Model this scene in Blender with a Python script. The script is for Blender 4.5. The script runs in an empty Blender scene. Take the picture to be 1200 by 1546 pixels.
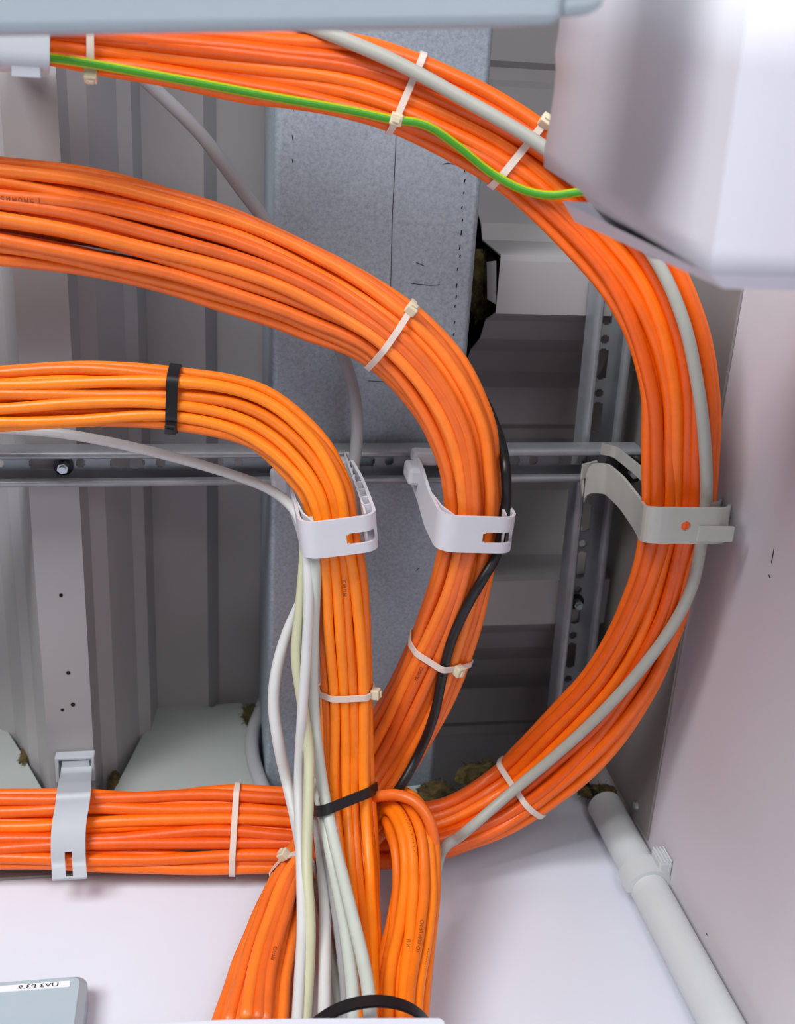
import bpy, math, random
from mathutils import Vector, Matrix

random.seed(7)
# ------------------------------------------------------------------ camera
F = 1669.0                                    # focal length in pixels of the 1200x1546 frame
def _n(v): return v.normalized()
EZ = _n(Vector((306-600, 80-773, F)))         # vertical direction, camera frame (right, down, forward)
EY = Vector((350-600, 4900-773, F)); EY = _n(EY - EZ*EZ.dot(EY))
EX = EY.cross(EZ)
def ray(u, v):
    c = Vector((u-600, v-773, F)); return Vector((EX.dot(c), EY.dot(c), EZ.dot(c)))
def uz(u, v, z): k = ray(u, v); return k*(z/k.z)
def uy(u, v, y): k = ray(u, v); return k*(y/k.y)
def ux(u, v, x): k = ray(u, v); return k*(x/k.x)
def ud(u, v, d): return ray(u, v).normalized()*d
def proj(p):
    q = EX*p.x + EY*p.y + EZ*p.z
    return (q.x/q.z*F+600, q.y/q.z*F+773)

S = bpy.context.scene
COL = S.collection
cd = bpy.data.cameras.new('camera'); cam = bpy.data.objects.new('camera', cd); COL.objects.link(cam)
cd.sensor_fit = 'HORIZONTAL'; cd.sensor_width = 24.0; cd.lens = F/1200*24.0
cd.clip_start = 0.01
right = Vector((EX.x, EY.x, EZ.x)); down = Vector((EX.y, EY.y, EZ.y)); fwd = Vector((EX.z, EY.z, EZ.z))
up = -down; back = -fwd
cam.matrix_world = Matrix(((right.x, up.x, back.x, 0), (right.y, up.y, back.y, 0), (right.z, up.z, back.z, 0), (0, 0, 0, 1)))
cd.dof.use_dof = True; cd.dof.focus_distance = 0.77; cd.dof.aperture_fstop = 7.5
S.camera = cam
# ------------------------------------------------------------------ light
W = bpy.data.worlds.new('room_light'); S.world = W; W.use_nodes = True
W.node_tree.nodes['Background'].inputs[0].default_value = (0.90, 0.95, 1.0, 1)
W.node_tree.nodes['Background'].inputs[1].default_value = 0.055
def area(name, loc, target, sx, sy, power, col):
    l = bpy.data.lights.new(name, 'AREA'); l.shape = 'RECTANGLE'; l.size = sx; l.size_y = sy; l.energy = power; l.color = col
    o = bpy.data.objects.new(name, l); COL.objects.link(o); o.location = loc
    o.rotation_euler = (Vector(target)-Vector(loc)).to_track_quat('-Z', 'Y').to_euler(); return o
area('window_light', (-1.45, -2.05, -0.35), (0.1, 0.35, 0.7), 1.7, 1.2, 104, (0.97, 0.98, 1.0))
area('box_fill_light', (0.3, -0.8, -0.45), (0.22, 0.1, 0.5), 0.6, 0.6, 11.5, (0.98, 0.99, 1.0))  # added fill from below, brightens the underside of the boxed beam
S.view_settings.view_transform = 'Standard'; S.view_settings.look = 'None'
S.view_settings.exposure = -0.08; S.view_settings.gamma = 1.0; S.view_settings.use_curve_mapping = False

# ------------------------------------------------------------------ materials
def srgb(r, g, b):
    f = lambda c: c/12.92 if c <= 0.04045 else ((c+0.055)/1.055)**2.4
    return (f(r/255), f(g/255), f(b/255), 1)
def mat(name, col, rough=0.5, metal=0.0, var=0.0, scale=40, bump=0.0, bscale=200, spec=0.5, sss=0.0, col2=None, stretch=None, rvar=0.0):
    m = bpy.data.materials.new(name); m.use_nodes = True
    nt = m.node_tree; b = nt.nodes['Principled BSDF']
    b.inputs['Base Color'].default_value = col; b.inputs['Roughness'].default_value = rough
    b.inputs['Metallic'].default_value = metal; b.inputs['Specular IOR Level'].default_value = spec
    if sss: b.inputs['Subsurface Weight'].default_value = sss; b.inputs['Subsurface Scale'].default_value = 0.003; b.inputs['Subsurface Radius'].default_value = (1, .6, .4)
    tc = nt.nodes.new('ShaderNodeTexCoord'); mp = nt.nodes.new('ShaderNodeMapping')
    nt.links.new(tc.outputs['Object'], mp.inputs[0])
    if stretch: mp.inputs['Scale'].default_value = stretch
    if var or col2:
        nz = nt.nodes.new('ShaderNodeTexNoise'); nz.inputs['Scale'].default_value = scale; nz.inputs['Detail'].default_value = 6; nz.inputs['Roughness'].default_value = 0.65
        nt.links.new(mp.outputs[0], nz.inputs[0])
        rp = nt.nodes.new('ShaderNodeValToRGB'); rp.color_ramp.elements[0].position = 0.35; rp.color_ramp.elements[1].position = 0.65
        c2 = col2 or tuple(c*(1-var) for c in col[:3])+(1,)
        rp.color_ramp.elements[0].color = c2; rp.color_ramp.elements[1].color = col
        nt.links.new(nz.outputs[0], rp.inputs[0]); nt.links.new(rp.outputs[0], b.inputs['Base Color'])
        if rvar:
            mr = nt.nodes.new('ShaderNodeMapRange'); mr.inputs[3].default_value = rough-rvar; mr.inputs[4].default_value = rough+rvar
            nt.links.new(nz.outputs[0], mr.inputs[0]); nt.links.new(mr.outputs[0], b.inputs['Roughness'])
    if bump:
        n2 = nt.nodes.new('ShaderNodeTexNoise'); n2.inputs['Scale'].default_value = bscale; n2.inputs['Detail'].default_value = 4
        nt.links.new(mp.outputs[0], n2.inputs[0])
        bp = nt.nodes.new('ShaderNodeBump'); bp.inputs['Strength'].default_value = bump; bp.inputs['Distance'].default_value = 0.001
        nt.links.new(n2.outputs[0], bp.inputs['Height']); nt.links.new(bp.outputs[0], b.inputs['Normal'])
    return m
M = {}
def orange(name, col, rough=0.36):
    """PVC jacket: a little tone shift from cable to cable and fine waviness"""
    m = mat(name, col, rough, var=0.12, scale=60, bump=0.25, bscale=160, spec=0.5)
    nt = m.node_tree; b = nt.nodes['Principled BSDF']
    src = b.inputs['Base Color'].links[0].from_socket
    oi = nt.nodes.new('ShaderNodeObjectInfo'); hs = nt.nodes.new('ShaderNodeHueSaturation')
    mr = nt.nodes.new('ShaderNodeMapRange'); mr.inputs[3].default_value = 0.86; mr.inputs[4].default_value = 1.1
    mh = nt.nodes.new('ShaderNodeMapRange'); mh.inputs[3].default_value = 0.495; mh.inputs[4].default_value = 0.504
    nt.links.new(oi.outputs['Random'], mr.inputs[0]); nt.links.new(mr.outputs[0], hs.inputs['Value'])
    nt.links.new(oi.outputs['Random'], mh.inputs[0]); nt.links.new(mh.outputs[0], hs.inputs['Hue'])
    nt.links.new(src, hs.inputs['Color']); nt.links.new(hs.outputs[0], b.inputs['Base Color'])
    return m
M['orA'] = orange('orange_jacket_bright', srgb(255, 131, 18))
M['orB'] = orange('orange_jacket_salmon', srgb(250, 121, 38))
M['orC'] = orange('orange_jacket_deep', srgb(248, 104, 6))
M['white_cable'] = mat('white_cable', srgb(214, 214, 212), 0.45, var=0.05)
M['pale_cable'] = mat('pale_green_cable', srgb(198, 205, 196), 0.45, var=0.05)
M['cream_cable'] = mat('cream_cable', srgb(200, 200, 166), 0.45, var=0.06)
M['grey_cable'] = mat('grey_cable', srgb(176, 176, 166), 0.45, var=0.06)
M['grey2_cable'] = mat('mid_grey_cable', srgb(165, 166, 168), 0.45, var=0.06)
M['black'] = mat('black_plastic', srgb(22, 21, 24), 0.4, var=0.2)
M['clamp'] = mat('clamp_plastic', srgb(214, 214, 220), 0.42, var=0.03)
M['clampl'] = mat('light_grey_clamp_plastic', srgb(186, 191, 197), 0.45, var=0.03)
M['clampg'] = mat('grey_clamp_plastic', srgb(188, 188, 180), 0.45, var=0.04)
M['nylon'] = mat('natural_nylon', srgb(226, 208, 196), 0.4, var=0.05, sss=0.1)
M['nylon_h'] = mat('yellowed_nylon', srgb(222, 208, 178), 0.4, var=0.05, sss=0.1)
M['wall'] = mat('white_wall', srgb(220, 223, 234), 0.6, var=0.025, scale=6, bump=0.06, bscale=300)
M['wallr'] = mat('white_wall_panel', srgb(214, 208, 213), 0.6, var=0.03, scale=5, bump=0.08, bscale=400)
M['deck'] = mat('coated_deck_sheet', srgb(166, 164, 165), 0.45, var=0.04, scale=9, bump=0.03, bscale=300)
M['plate'] = mat('grey_metal_plate', srgb(140, 134, 131), 0.5, var=0.05, scale=12)
M['flap'] = mat('grey_green_sheet', srgb(170, 176, 172), 0.5, var=0.04, scale=14)
M['strut'] = mat('dull_zinc', srgb(160, 164, 170), 0.36, metal=0.35, var=0.2, scale=30, stretch=(1, 1, 1), rvar=0.1)
M['bolt'] = mat('bright_zinc', srgb(190, 198, 204), 0.3, metal=0.7, var=0.15)
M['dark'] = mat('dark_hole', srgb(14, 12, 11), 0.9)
M['washer'] = mat('dark_steel', srgb(46, 44, 46), 0.35, metal=0.8, var=0.2)
M['box'] = mat('grey_enclosure', srgb(176, 190, 198), 0.5, var=0.02)
M['beamgrey'] = mat('grey_paint', srgb(160, 172, 180), 0.5, var=0.04, scale=14)
M['duct'] = mat('white_painted_board', srgb(212, 211, 219), 0.55, var=0.05, scale=16, bump=0.35, bscale=60, stretch=(1, .12, 1))
M['sticker'] = mat('white_label', srgb(236, 238, 240), 0.5)
M['ink'] = mat('black_ink', srgb(28, 24, 24), 0.6)
M['inkc'] = mat('printed_ink', srgb(112, 40, 10), 0.6)
M['wool'] = mat('mineral_wool', srgb(104, 90, 48), 0.95, col2=srgb(44, 36, 18), scale=90, bump=0.8, bscale=300)
M['conduit'] = mat('grey_conduit_plastic', srgb(206, 211, 212), 0.45, var=0.03)

# galvanised beam: zinc spangle, darker blotches, fine scratches
def galv():
    m = bpy.data.materials.new('galvanised_steel'); m.use_nodes = True; nt = m.node_tree; b = nt.nodes['Principled BSDF']
    tc = nt.nodes.new('ShaderNodeTexCoord')
    v = nt.nodes.new('ShaderNodeTexNoise'); v.inputs['Scale'].default_value = 330; v.inputs['Detail'].default_value = 6; v.inputs['Roughness'].default_value = 0.75
    n = nt.nodes.new('ShaderNodeTexNoise'); n.inputs['Scale'].default_value = 9; n.inputs['Detail'].default_value = 3
    for q in (v, n): nt.links.new(tc.outputs['Object'], q.inputs[0])
    r1 = nt.nodes.new('ShaderNodeValToRGB'); r1.color_ramp.elements[0].position = .33; r1.color_ramp.elements[1].position = .62
    r1.color_ramp.elements[0].color = srgb(150, 162, 172); r1.color_ramp.elements[1].color = srgb(182, 194, 203)
    r2 = nt.nodes.new('ShaderNodeValToRGB'); r2.color_ramp.elements[0].position = .35; r2.color_ramp.elements[1].position = .7
    r2.color_ramp.elements[0].color = (.82, .82, .84, 1); r2.color_ramp.elements[1].color = (1, 1, 1, 1)
    mx = nt.nodes.new('ShaderNodeMixRGB'); mx.blend_type = 'MULTIPLY'; mx.inputs[0].default_value = 1
    nt.links.new(v.outputs[0], r1.inputs[0]); nt.links.new(n.outputs[0], r2.inputs[0])
    nt.links.new(r1.outputs[0], mx.inputs[1]); nt.links.new(r2.outputs[0], mx.inputs[2]); nt.links.new(mx.outputs[0], b.inputs['Base Color'])
    b.inputs['Metallic'].default_value = 0.45; b.inputs['Roughness'].default_value = 0.48
    return m
M['galv'] = galv()
# earth wire: green jacket with a yellow stripe on either side (UV across)
def earth():
    m = bpy.data.materials.new('green_yellow_jacket'); m.use_nodes = True; nt = m.node_tree; b = nt.nodes['Principled BSDF']
    uv = nt.nodes.new('ShaderNodeUVMap'); sp = nt.nodes.new('ShaderNodeSeparateXYZ'); nt.links.new(uv.outputs[0], sp.inputs[0])
    r = nt.nodes.new('ShaderNodeValToRGB'); r.color_ramp.interpolation = 'CONSTANT'
    e = r.color_ramp.elements; G = srgb(62, 142, 14); Y = srgb(165, 182, 20)
    e[0].position = 0; e[0].color = G; e[1].position = .16; e[1].color = Y
    for p, c in ((.40, G), (.60, G), (.62, Y), (.84, G)): q = e.new(p); q.color = c
    nt.links.new(sp.outputs[0], r.inputs[0]); nt.links.new(r.outputs[0], b.inputs['Base Color']); b.inputs['Roughness'].default_value = .4
    return m
M['earth'] = earth()

# ------------------------------------------------------------------ object helpers
def tag(o, label=None, cat=None, group=None, kind=None):
    if label: o['label'] = label
    if cat: o['category'] = cat
    if group: o['group'] = group
    if kind: o['kind'] = kind
    return o
def obj(name, verts, faces, m, parent=None, smooth=False, uvs=None):
    me = bpy.data.meshes.new(name); me.from_pydata([tuple(v) for v in verts], [], faces); me.update()
    if smooth:
        me.polygons.foreach_set('use_smooth', [True]*len(me.polygons))
    if uvs:
        l = me.uv_layers.new()
        for p in me.polygons:
            for li in p.loop_indices: l.data[li].uv = uvs[me.loops[li].vertex_index]
    me.materials.append(m if not isinstance(m, str) else M[m])
    o = bpy.data.objects.new(name, me); COL.objects.link(o)
    if parent: o.parent = parent; o.matrix_parent_inverse = parent.matrix_world.inverted()
    return o
def empty(name, loc, label=None, cat=None, group=None, kind=None):
    o = bpy.data.objects.new(name, None); COL.objects.link(o); o.location = loc
    o.empty_display_size = 0.02
    o.matrix_world = Matrix.Translation(loc)
    return tag(o, label, cat, group, kind)
class MB:
    def __init__(s): s.v = []; s.f = []
    def add(s, v, f):
        k = len(s.v); s.v += [Vector(p) for p in v]; s.f += [[i+k for i in q] for q in f]
    def box(s, a, b, X=None, Y=None, Z=None, o=None):
        X = X or Vector((1, 0, 0)); Y = Y or Vector((0, 1, 0)); Z = Z or Vector((0, 0, 1)); o = o or Vector()
        P = [o+X*x+Y*y+Z*z for x in (a[0], b[0]) for y in (a[1], b[1]) for z in (a[2], b[2])]
        s.add(P, [(0, 1, 3, 2), (4, 6, 7, 5), (0, 4, 5, 1), (2, 3, 7, 6), (0, 2, 6, 4), (1, 5, 7, 3)])
    def cyl(s, p, q, r, n=20, r2=None):
        p = Vector(p); q = Vector(q); t = (q-p).normalized(); a = t.orthogonal().normalized(); b = t.cross(a); r2 = r if r2 is None else r2
        P = [p+(a*math.cos(i*2*math.pi/n)+b*math.sin(i*2*math.pi/n))*r for i in range(n)] + [q+(a*math.cos(i*2*math.pi/n)+b*math.sin(i*2*math.pi/n))*r2 for i in range(n)]
        s.add(P, [[i, (i+1) % n, n+(i+1) % n, n+i] for i in range(n)]+[list(range(n))[::-1], list(range(n, 2*n))])
    def prism(s, poly, dvec):
        n = len(poly); P = [Vector(p) for p in poly]; d = Vector(dvec)
        s.add(P+[p+d for p in P], [list(range(n))[::-1], list(range(n, 2*n))]+[[i, (i+1) % n, n+(i+1) % n, n+i] for i in range(n)])
    def sheet(s, grid, th, mask=None, closed=False):
        """thick sheet from a grid of points; mask[i][j]==False leaves cell (i,j) open"""
        I = len(grid); J = len(grid[0])
        nrm = [[None]*J for _ in range(I)]
        for i in range(I):
            for j in range(J):
                i0, i1 = (((i-1) % I), ((i+1) % I)) if closed else (max(i-1, 0), min(i+1, I-1))
                a = grid[i1][j]-grid[i0][j]; b = grid[i][min(j+1, J-1)]-grid[i][max(j-1, 0)]
                n = a.cross(b); nrm[i][j] = n.normalized() if n.length > 1e-12 else Vector((0, 0, 1))
        k = len(s.v)
        T = [[0]*J for _ in range(I)]; Bm = [[0]*J for _ in range(I)]
        for i in range(I):
            for j in range(J):
                T[i][j] = len(s.v); s.v.append(grid[i][j]+nrm[i][j]*th/2)
                Bm[i][j] = len(s.v); s.v.append(grid[i][j]-nrm[i][j]*th/2)
        NI = I if closed else I-1
        def ok(i, j):
            if closed: i %= I
            if i < 0 or j < 0 or i >= NI or j >= J-1: return False
            return True if mask is None else mask(i, j)
        for i in range(NI):
            for j in range(J-1):
                if not ok(i, j): continue
                a, b = i, (i+1) % I
                s.f.append([T[a][j], T[b][j], T[b][j+1], T[a][j+1]])
                s.f.append([Bm[a][j], Bm[a][j+1], Bm[b][j+1], Bm[b][j]])
                if not ok(i-1, j): s.f.append([T[a][j], T[a][j+1], Bm[a][j+1], Bm[a][j]])
                if not ok(i+1, j): s.f.append([T[b][j+1], T[b][j], Bm[b][j], Bm[b][j+1]])
                if not ok(i, j-1): s.f.append([T[b][j], T[a][j], Bm[a][j], Bm[b][j]])
                if not ok(i, j+1): s.f.append([T[a][j+1], T[b][j+1], Bm[b][j+1], Bm[a][j+1]])
    def build(s, name, m, parent=None, smooth=False, bevel=0):
        o = obj(name, s.v, s.f, m, parent, smooth)
        if bevel:
            b = o.modifiers.new('bevel', 'BEVEL'); b.width = bevel; b.segments = 2; b.limit_method = 'ANGLE'; b.angle_limit = math.radians(40)
        return o
def smooth_angle(o, deg=40):
    me = o.data
    me.polygons.foreach_set('use_smooth', [True]*len(me.polygons))
    me.set_sharp_from_angle(angle=math.radians(deg)); return o

def spline(P, n):
    """centripetal Catmull-Rom through P, about n samples evenly in length"""
    P = [Vector(p) for p in P]
    Q = [P[0]*2-P[1]]+P+[P[-1]*2-P[-2]]
    out = []
    for i in range(1, len(Q)-2):
        p0, p1, p2, p3 = Q[i-1:i+3]
        t0 = 0; t1 = t0+max((p1-p0).length, 1e-6)**.5; t2 = t1+max((p2-p1).length, 1e-6)**.5; t3 = t2+max((p3-p2).length, 1e-6)**.5
        for k in range(24):
            t = t1+(t2-t1)*k/24
            A1 = p0*((t1-t)/(t1-t0))+p1*((t-t0)/(t1-t0)); A2 = p1*((t2-t)/(t2-t1))+p2*((t-t1)/(t2-t1)); A3 = p2*((t3-t)/(t3-t2))+p3*((t-t2)/(t3-t2))
            B1 = A1*((t2-t)/(t2-t0))+A2*((t-t0)/(t2-t0)); B2 = A2*((t3-t)/(t3-t1))+A3*((t-t1)/(t3-t1))
            out.append(B1*((t2-t)/(t2-t1))+B2*((t-t1)/(t2-t1)))
    out.append(P[-1])
    L = [0]
    for i in range(1, len(out)): L.append(L[-1]+(out[i]-out[i-1]).length)
    res = []; j = 0
    for k in range(n):
        s = L[-1]*k/(n-1)
        while j < len(L)-2 and L[j+1] < s: j += 1
        f = (s-L[j])/max(L[j+1]-L[j], 1e-9); res.append(out[j].lerp(out[j+1], min(max(f, 0), 1)))
    return res
def tube(path, r, sides=10):
    n = len(path); V = []; Fc = []; uv = []
    T = [(path[min(i+1, n-1)]-path[max(i-1, 0)]).normalized() for i in range(n)]
    for i in range(n):
        a = (-path[i]); a = (a-T[i]*a.dot(T[i])).normalized(); b = T[i].cross(a)
        for k in range(sides):
            an = 2*math.pi*k/sides; V.append(path[i]+(a*math.cos(an)+b*math.sin(an))*r)
            uv.append((abs(((k/sides)+.5) % 1.0), i/n))
    for i in range(n-1):
        for k in range(sides):
            Fc.append([i*sides+k, i*sides+(k+1) % sides, (i+1)*sides+(k+1) % sides, (i+1)*sides+k])
    Fc.append(list(range(sides))[::-1]); Fc.append([(n-1)*sides+k for k in range(sides)])
    return V, Fc, uv
def px(pts):
    out = []
    for p in pts:
        if isinstance(p[2], str):
            out.append(uy(p[0], p[1], float(p[2][1:])) if p[2][0] == 'y' else ux(p[0], p[1], float(p[2][1:])))
        else: out.append(uz(*p[:3]))
    return out
def cable(path, r, m, label, cat='cable', group=None, name='cable', sides=12):
    V, Fc, uv = tube(path, r, sides)
    return tag(obj(name, V, Fc, m, None, True, uv), label, cat, group)

# ------------------------------------------------------------------ the setting
YW = 0.60; XR = 0.354; ZF = 0.82; ZT = 0.955
b = MB(); b.box((-1.3, YW, -1.4), (XR, YW+0.02, 0.795)); wb = tag(b.build('wall_back', 'wall'), kind='structure')
b = MB(); b.box((-1.3, .82, .6), (XR, .84, 0.967)); b.build('rear_lining', 'plate', wb)
b = MB(); b.box((XR, -1.0, -1.4), (XR+0.02, .84, 1.0)); tag(b.build('wall_right', 'wallr'), kind='structure')
ze = ux(1050, 860, XR).z
yend = ux(982, 1272, XR).y
b = MB(); b.box((XR-0.0022, -0.3, ze), (XR-0.0002, min(yend, YW-0.001), 0.95)); pl = tag(b.build('trim_1', 'plate', bevel=0.0004), kind='structure')
b = MB(); p = ux(961, 1216, XR-0.0022); b.cyl(p, p+Vector((-.0022, 0, 0)), .0042, 14, .003); b.build('screw', 'bolt', pl)
zt = uy(165, 1320, YW).z
b = MB(); b.box((-1.2, YW-0.003, zt), (uy(345, 1310, YW).x, YW-0.0003, .80)); tag(b.build('trim_2', 'plate', bevel=.0004), kind='structure')

def profile_sheet(name, pts, d, th, m):
    g = [[p, p+d*0.5, p+d] for p in pts]
    b = MB(); b.sheet(g, th); return b.build(name, m, bevel=0)
# left deck: ribs run towards the back wall
LP = [(-420, .955), (-330, .955), (-322, .963), (-306, .963), (-298, .955), (-190, .955), (-120, .93), (-100, .90), (-60, .82), (-200, .82)]
prof = []
for u, z in [(-640, .955), (-590, .905), (-550, .82), (-470, .82), (-430, .872), (-390, .925), (-330, .955), (-200, .955), (-192, .962), (-178, .962), (-170, .955), (-70, .955), (-28, .925), (-6, .915), (14, .872), (30, .862), (46, .82),
             (120, .82), (133, .848), (158, .858), (197, .905), (216, .913), (229, .955), (312, .950), (329, .967), (400, .960), (470, .955)]:
    p = uz(u, 760, z); prof.append(Vector((p.x, -.42, z)))
o = profile_sheet('ceiling', prof, Vector((0, 1.24, 0)), .0012, 'deck'); tag(o, kind='structure')
ceil_l = o
# little drill holes and marks in the low flange
for u, v, r in ((92, 899, .0016), (103, 1016, .0018), (110, 1064, .0019), (94, 1072, .0014)):
    p = uz(u, v, ZF-.0008); b = MB(); b.cyl(p, p+Vector((0, 0, .0006)), r, 10); b.build('drill_hole', 'dark', ceil_l)
# right deck: ribs run across, towards the right wall
prof = []
for v, z in [(-120, .955), (60, .955), (95, .955), (105, .962), (125, .962), (135, .955), (200, .955), (300, .955), (340, .915), (366, .905), (388, .842), (395, .842),
             (474, .842), (484, .872), (512, .885), (530, .915), (560, .93), (585, .955), (640, .955), (646, .962), (662, .962), (668, .955), (740, .955), (800, .925), (838, .905), (868, .85), (876, .842),
             (941, .842), (952, .872), (975, .885), (992, .915), (1015, .93), (1035, .955), (1085, .955), (1090, .962), (1102, .962), (1107, .955), (1260, .955)]:
    p = uz(820, v, z); prof.append(Vector((uz(752, 430, .842).x, p.y, z)))
o = profile_sheet('ceiling_panel', prof, Vector((XR-prof[0].x, 0, 0)), .0012, 'deck'); o.name = 'ceiling'
tag(o, kind='structure')
# bent tab at the cut end of the rib
p0 = uz(735, 396, .85); p1 = uz(749, 394, .842); p2 = uz(749, 460, .842); p3 = uz(736, 452, .85)
b = MB(); b.prism([p0, p1, p2, p3], (0, 0, .0015)); b.build('end_tab', 'deck', o)
# closing panel above the decks so the flutes are dark and closed behind
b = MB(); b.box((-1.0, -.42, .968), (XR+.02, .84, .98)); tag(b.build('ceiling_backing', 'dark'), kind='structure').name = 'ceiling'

# galvanised beam
xl = uz(412, 560, ZF).x; xr = uz(712, 430, ZF).x
xr = uz(708, 480, ZF).x
pts = []
def arc(cx, cz, r, a0, a1, n=5): return [Vector((cx+r*math.cos(math.radians(a0+(a1-a0)*i/n)), 0, cz+r*math.sin(math.radians(a0+(a1-a0)*i/n)))) for i in range(n+1)]
sec = [Vector((xl, 0, .952))]+arc(xl+.004, ZF+.004, .004, 180, 270)+arc(xr-.004, ZF+.004, .004, 270, 360)+[Vector((xr, 0, .952))]
b = MB(); ys = [-.42, 0, .3, .8]
b.sheet([[Vector((p.x, y, p.z)) for y in ys] for p in sec], .0025)
root = empty('steel_beam', ((xl+xr)/2, .1, ZF), 'wide galvanised steel beam running behind the cable bundles to the white wall', 'beam')
smooth_angle(b.build('web', 'galv', root), 30)
# seam, stitched punch marks and scratches in the zinc
b = MB()
def scratch(b, pts, w, z):
    P = [uz(u, v, z) for u, v in pts]
    for a, c in zip(P, P[1:]):
        t = (c-a).normalized(); s = Vector((-t.y, t.x, 0))*w/2
        b.prism([a-s, c-s, c+s, a+s], (0, 0, .0003))
scratch(b, [(600, 130), (597, 230), (592, 330), (590, 420), (588, 470)], .00035, ZF-.0016); b.build('seam_line', 'washer', root)
for i in range(14):
    v = 255+i*19+random.uniform(-4, 4); u = 703-(v-255)*.07+random.uniform(-1.5, 1.5)
    b = MB(); scratch(b, [(u, v), (u-1, v+random.uniform(3, 8))], .0008, ZF-.0016); b.build('punch_mark', 'washer', root)
for pp in ([(668, 248), (676, 246), (686, 248)], [(620, 428), (650, 431), (664, 430)], [(628, 396), (640, 401)], [(442, 160), (443, 168)], [(441, 204), (442, 212)], [(441, 240), (442, 246)], [(556, 575), (590, 577)], [(628, 862), (633, 857)]):
    b = MB(); scratch(b, pp, .0004, ZF-.0016); b.build('scratch', 'washer', root)

# closure flaps between ribs, in the plane of the back wall
def flap(poly, label, y=YW-.004):
    P = [uy(u, v, y) for u, v in poly]
    b = MB(); b.prism(P, (0, .0012, 0)); return tag(b.build('closure_flap', 'flap', bevel=.0003), label, 'metal flap', 'closure flaps along the wall')
flap([(160, 1216), (237, 1068), (304, 1064), (321, 1068), (329, 1063), (365, 1061), (400, 1216)], 'grey trapezoid metal flap with a small notch, beside the steel beam')
flap([(-190, 1216), (-130, 1068), (0, 1085), (30, 1133), (78, 1216)], 'grey metal flap cut off by the left picture edge')
flap([(585, 1250), (590, 1190), (638, 1184), (657, 1250)], 'small grey metal flap corner just above the orange cable loop')

# mineral wool clumps
def wool(u, v, y, s, label, seed, sq=(1, .5, 1), z=None):
    rnd = random.Random(seed); c = uz(u, v, z) if z else uy(u, v, y)
    V = []; Fc = []; nu, nv = 18, 12
    for i in range(nv+1):
        for j in range(nu):
            th = math.pi*i/nv; ph = 2*math.pi*j/nu
            r = s*(0.75+rnd.random()*.4)
            V.append(c+Vector((math.sin(th)*math.cos(ph)*r*sq[0], math.sin(th)*math.sin(ph)*r*sq[1], math.cos(th)*r*sq[2])))
    for i in range(nv):
        for j in range(nu): Fc.append([i*nu+j, i*nu+(j+1) % nu, (i+1)*nu+(j+1) % nu, (i+1)*nu+j])
    for k in range(260):      # loose fibres
        a = Vector((rnd.gauss(0, 1), rnd.gauss(0, 1), rnd.gauss(0, 1))).normalized(); p = c+Vector((a.x*sq[0], a.y*sq[1], a.z*sq[2]))*s*.9
        t = Vector((rnd.gauss(0, 1), rnd.gauss(0, 1), rnd.gauss(0, 1))).normalized()*s*.45; w = a.cross(t).normalized()*.00028
        q = p+t*.5+a*s*.12
        n = len(V); V += [p-w, p+w, q+w, q-w, p+t+w*.4, p+t-w*.4]; Fc += [[n, n+1, n+2, n+3], [n+3, n+2, n+4, n+5]]
    return tag(obj('mineral_wool', V, Fc, 'wool'), label, 'insulation', None, 'stuff')
wool(384, 1080, .592, .014, 'yellowish mineral wool poking out beside the notched grey flap', 1, (.8, .4, 1.2))
wool(735, 1172, .585, .021, 'brown mineral wool tuft above the curved orange bundle near the back wall', 2, (1.3, .4, .9))
wool(660, 1198, .587, .015, 'brown mineral wool tuft beside the small grey flap corner', 3, (1.2, .4, 1))
wool(785, 1160, .588, .013, 'small mineral wool tuft touching the inner side of the curved bundle', 8, (1.3, .4, .9))
wool(727, 430, 0, .015, 'mineral wool in the dark gap beside the beam and the cut rib', 4, (.9, 2.0, .5), z=.90)
wool(905, 1196, .585, .012, 'brown mineral wool behind the top of the corner conduit', 5, (1.6, .4, .8))
wool(38, 1140, .597, .007, 'thin mineral wool strip along the left flap edge', 6, (.7, .4, 3))
wool(172, 1178, .597, .006, 'thin mineral wool strip beside the lower left corner of notched flap', 7, (.8, .4, 2.4))

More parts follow.
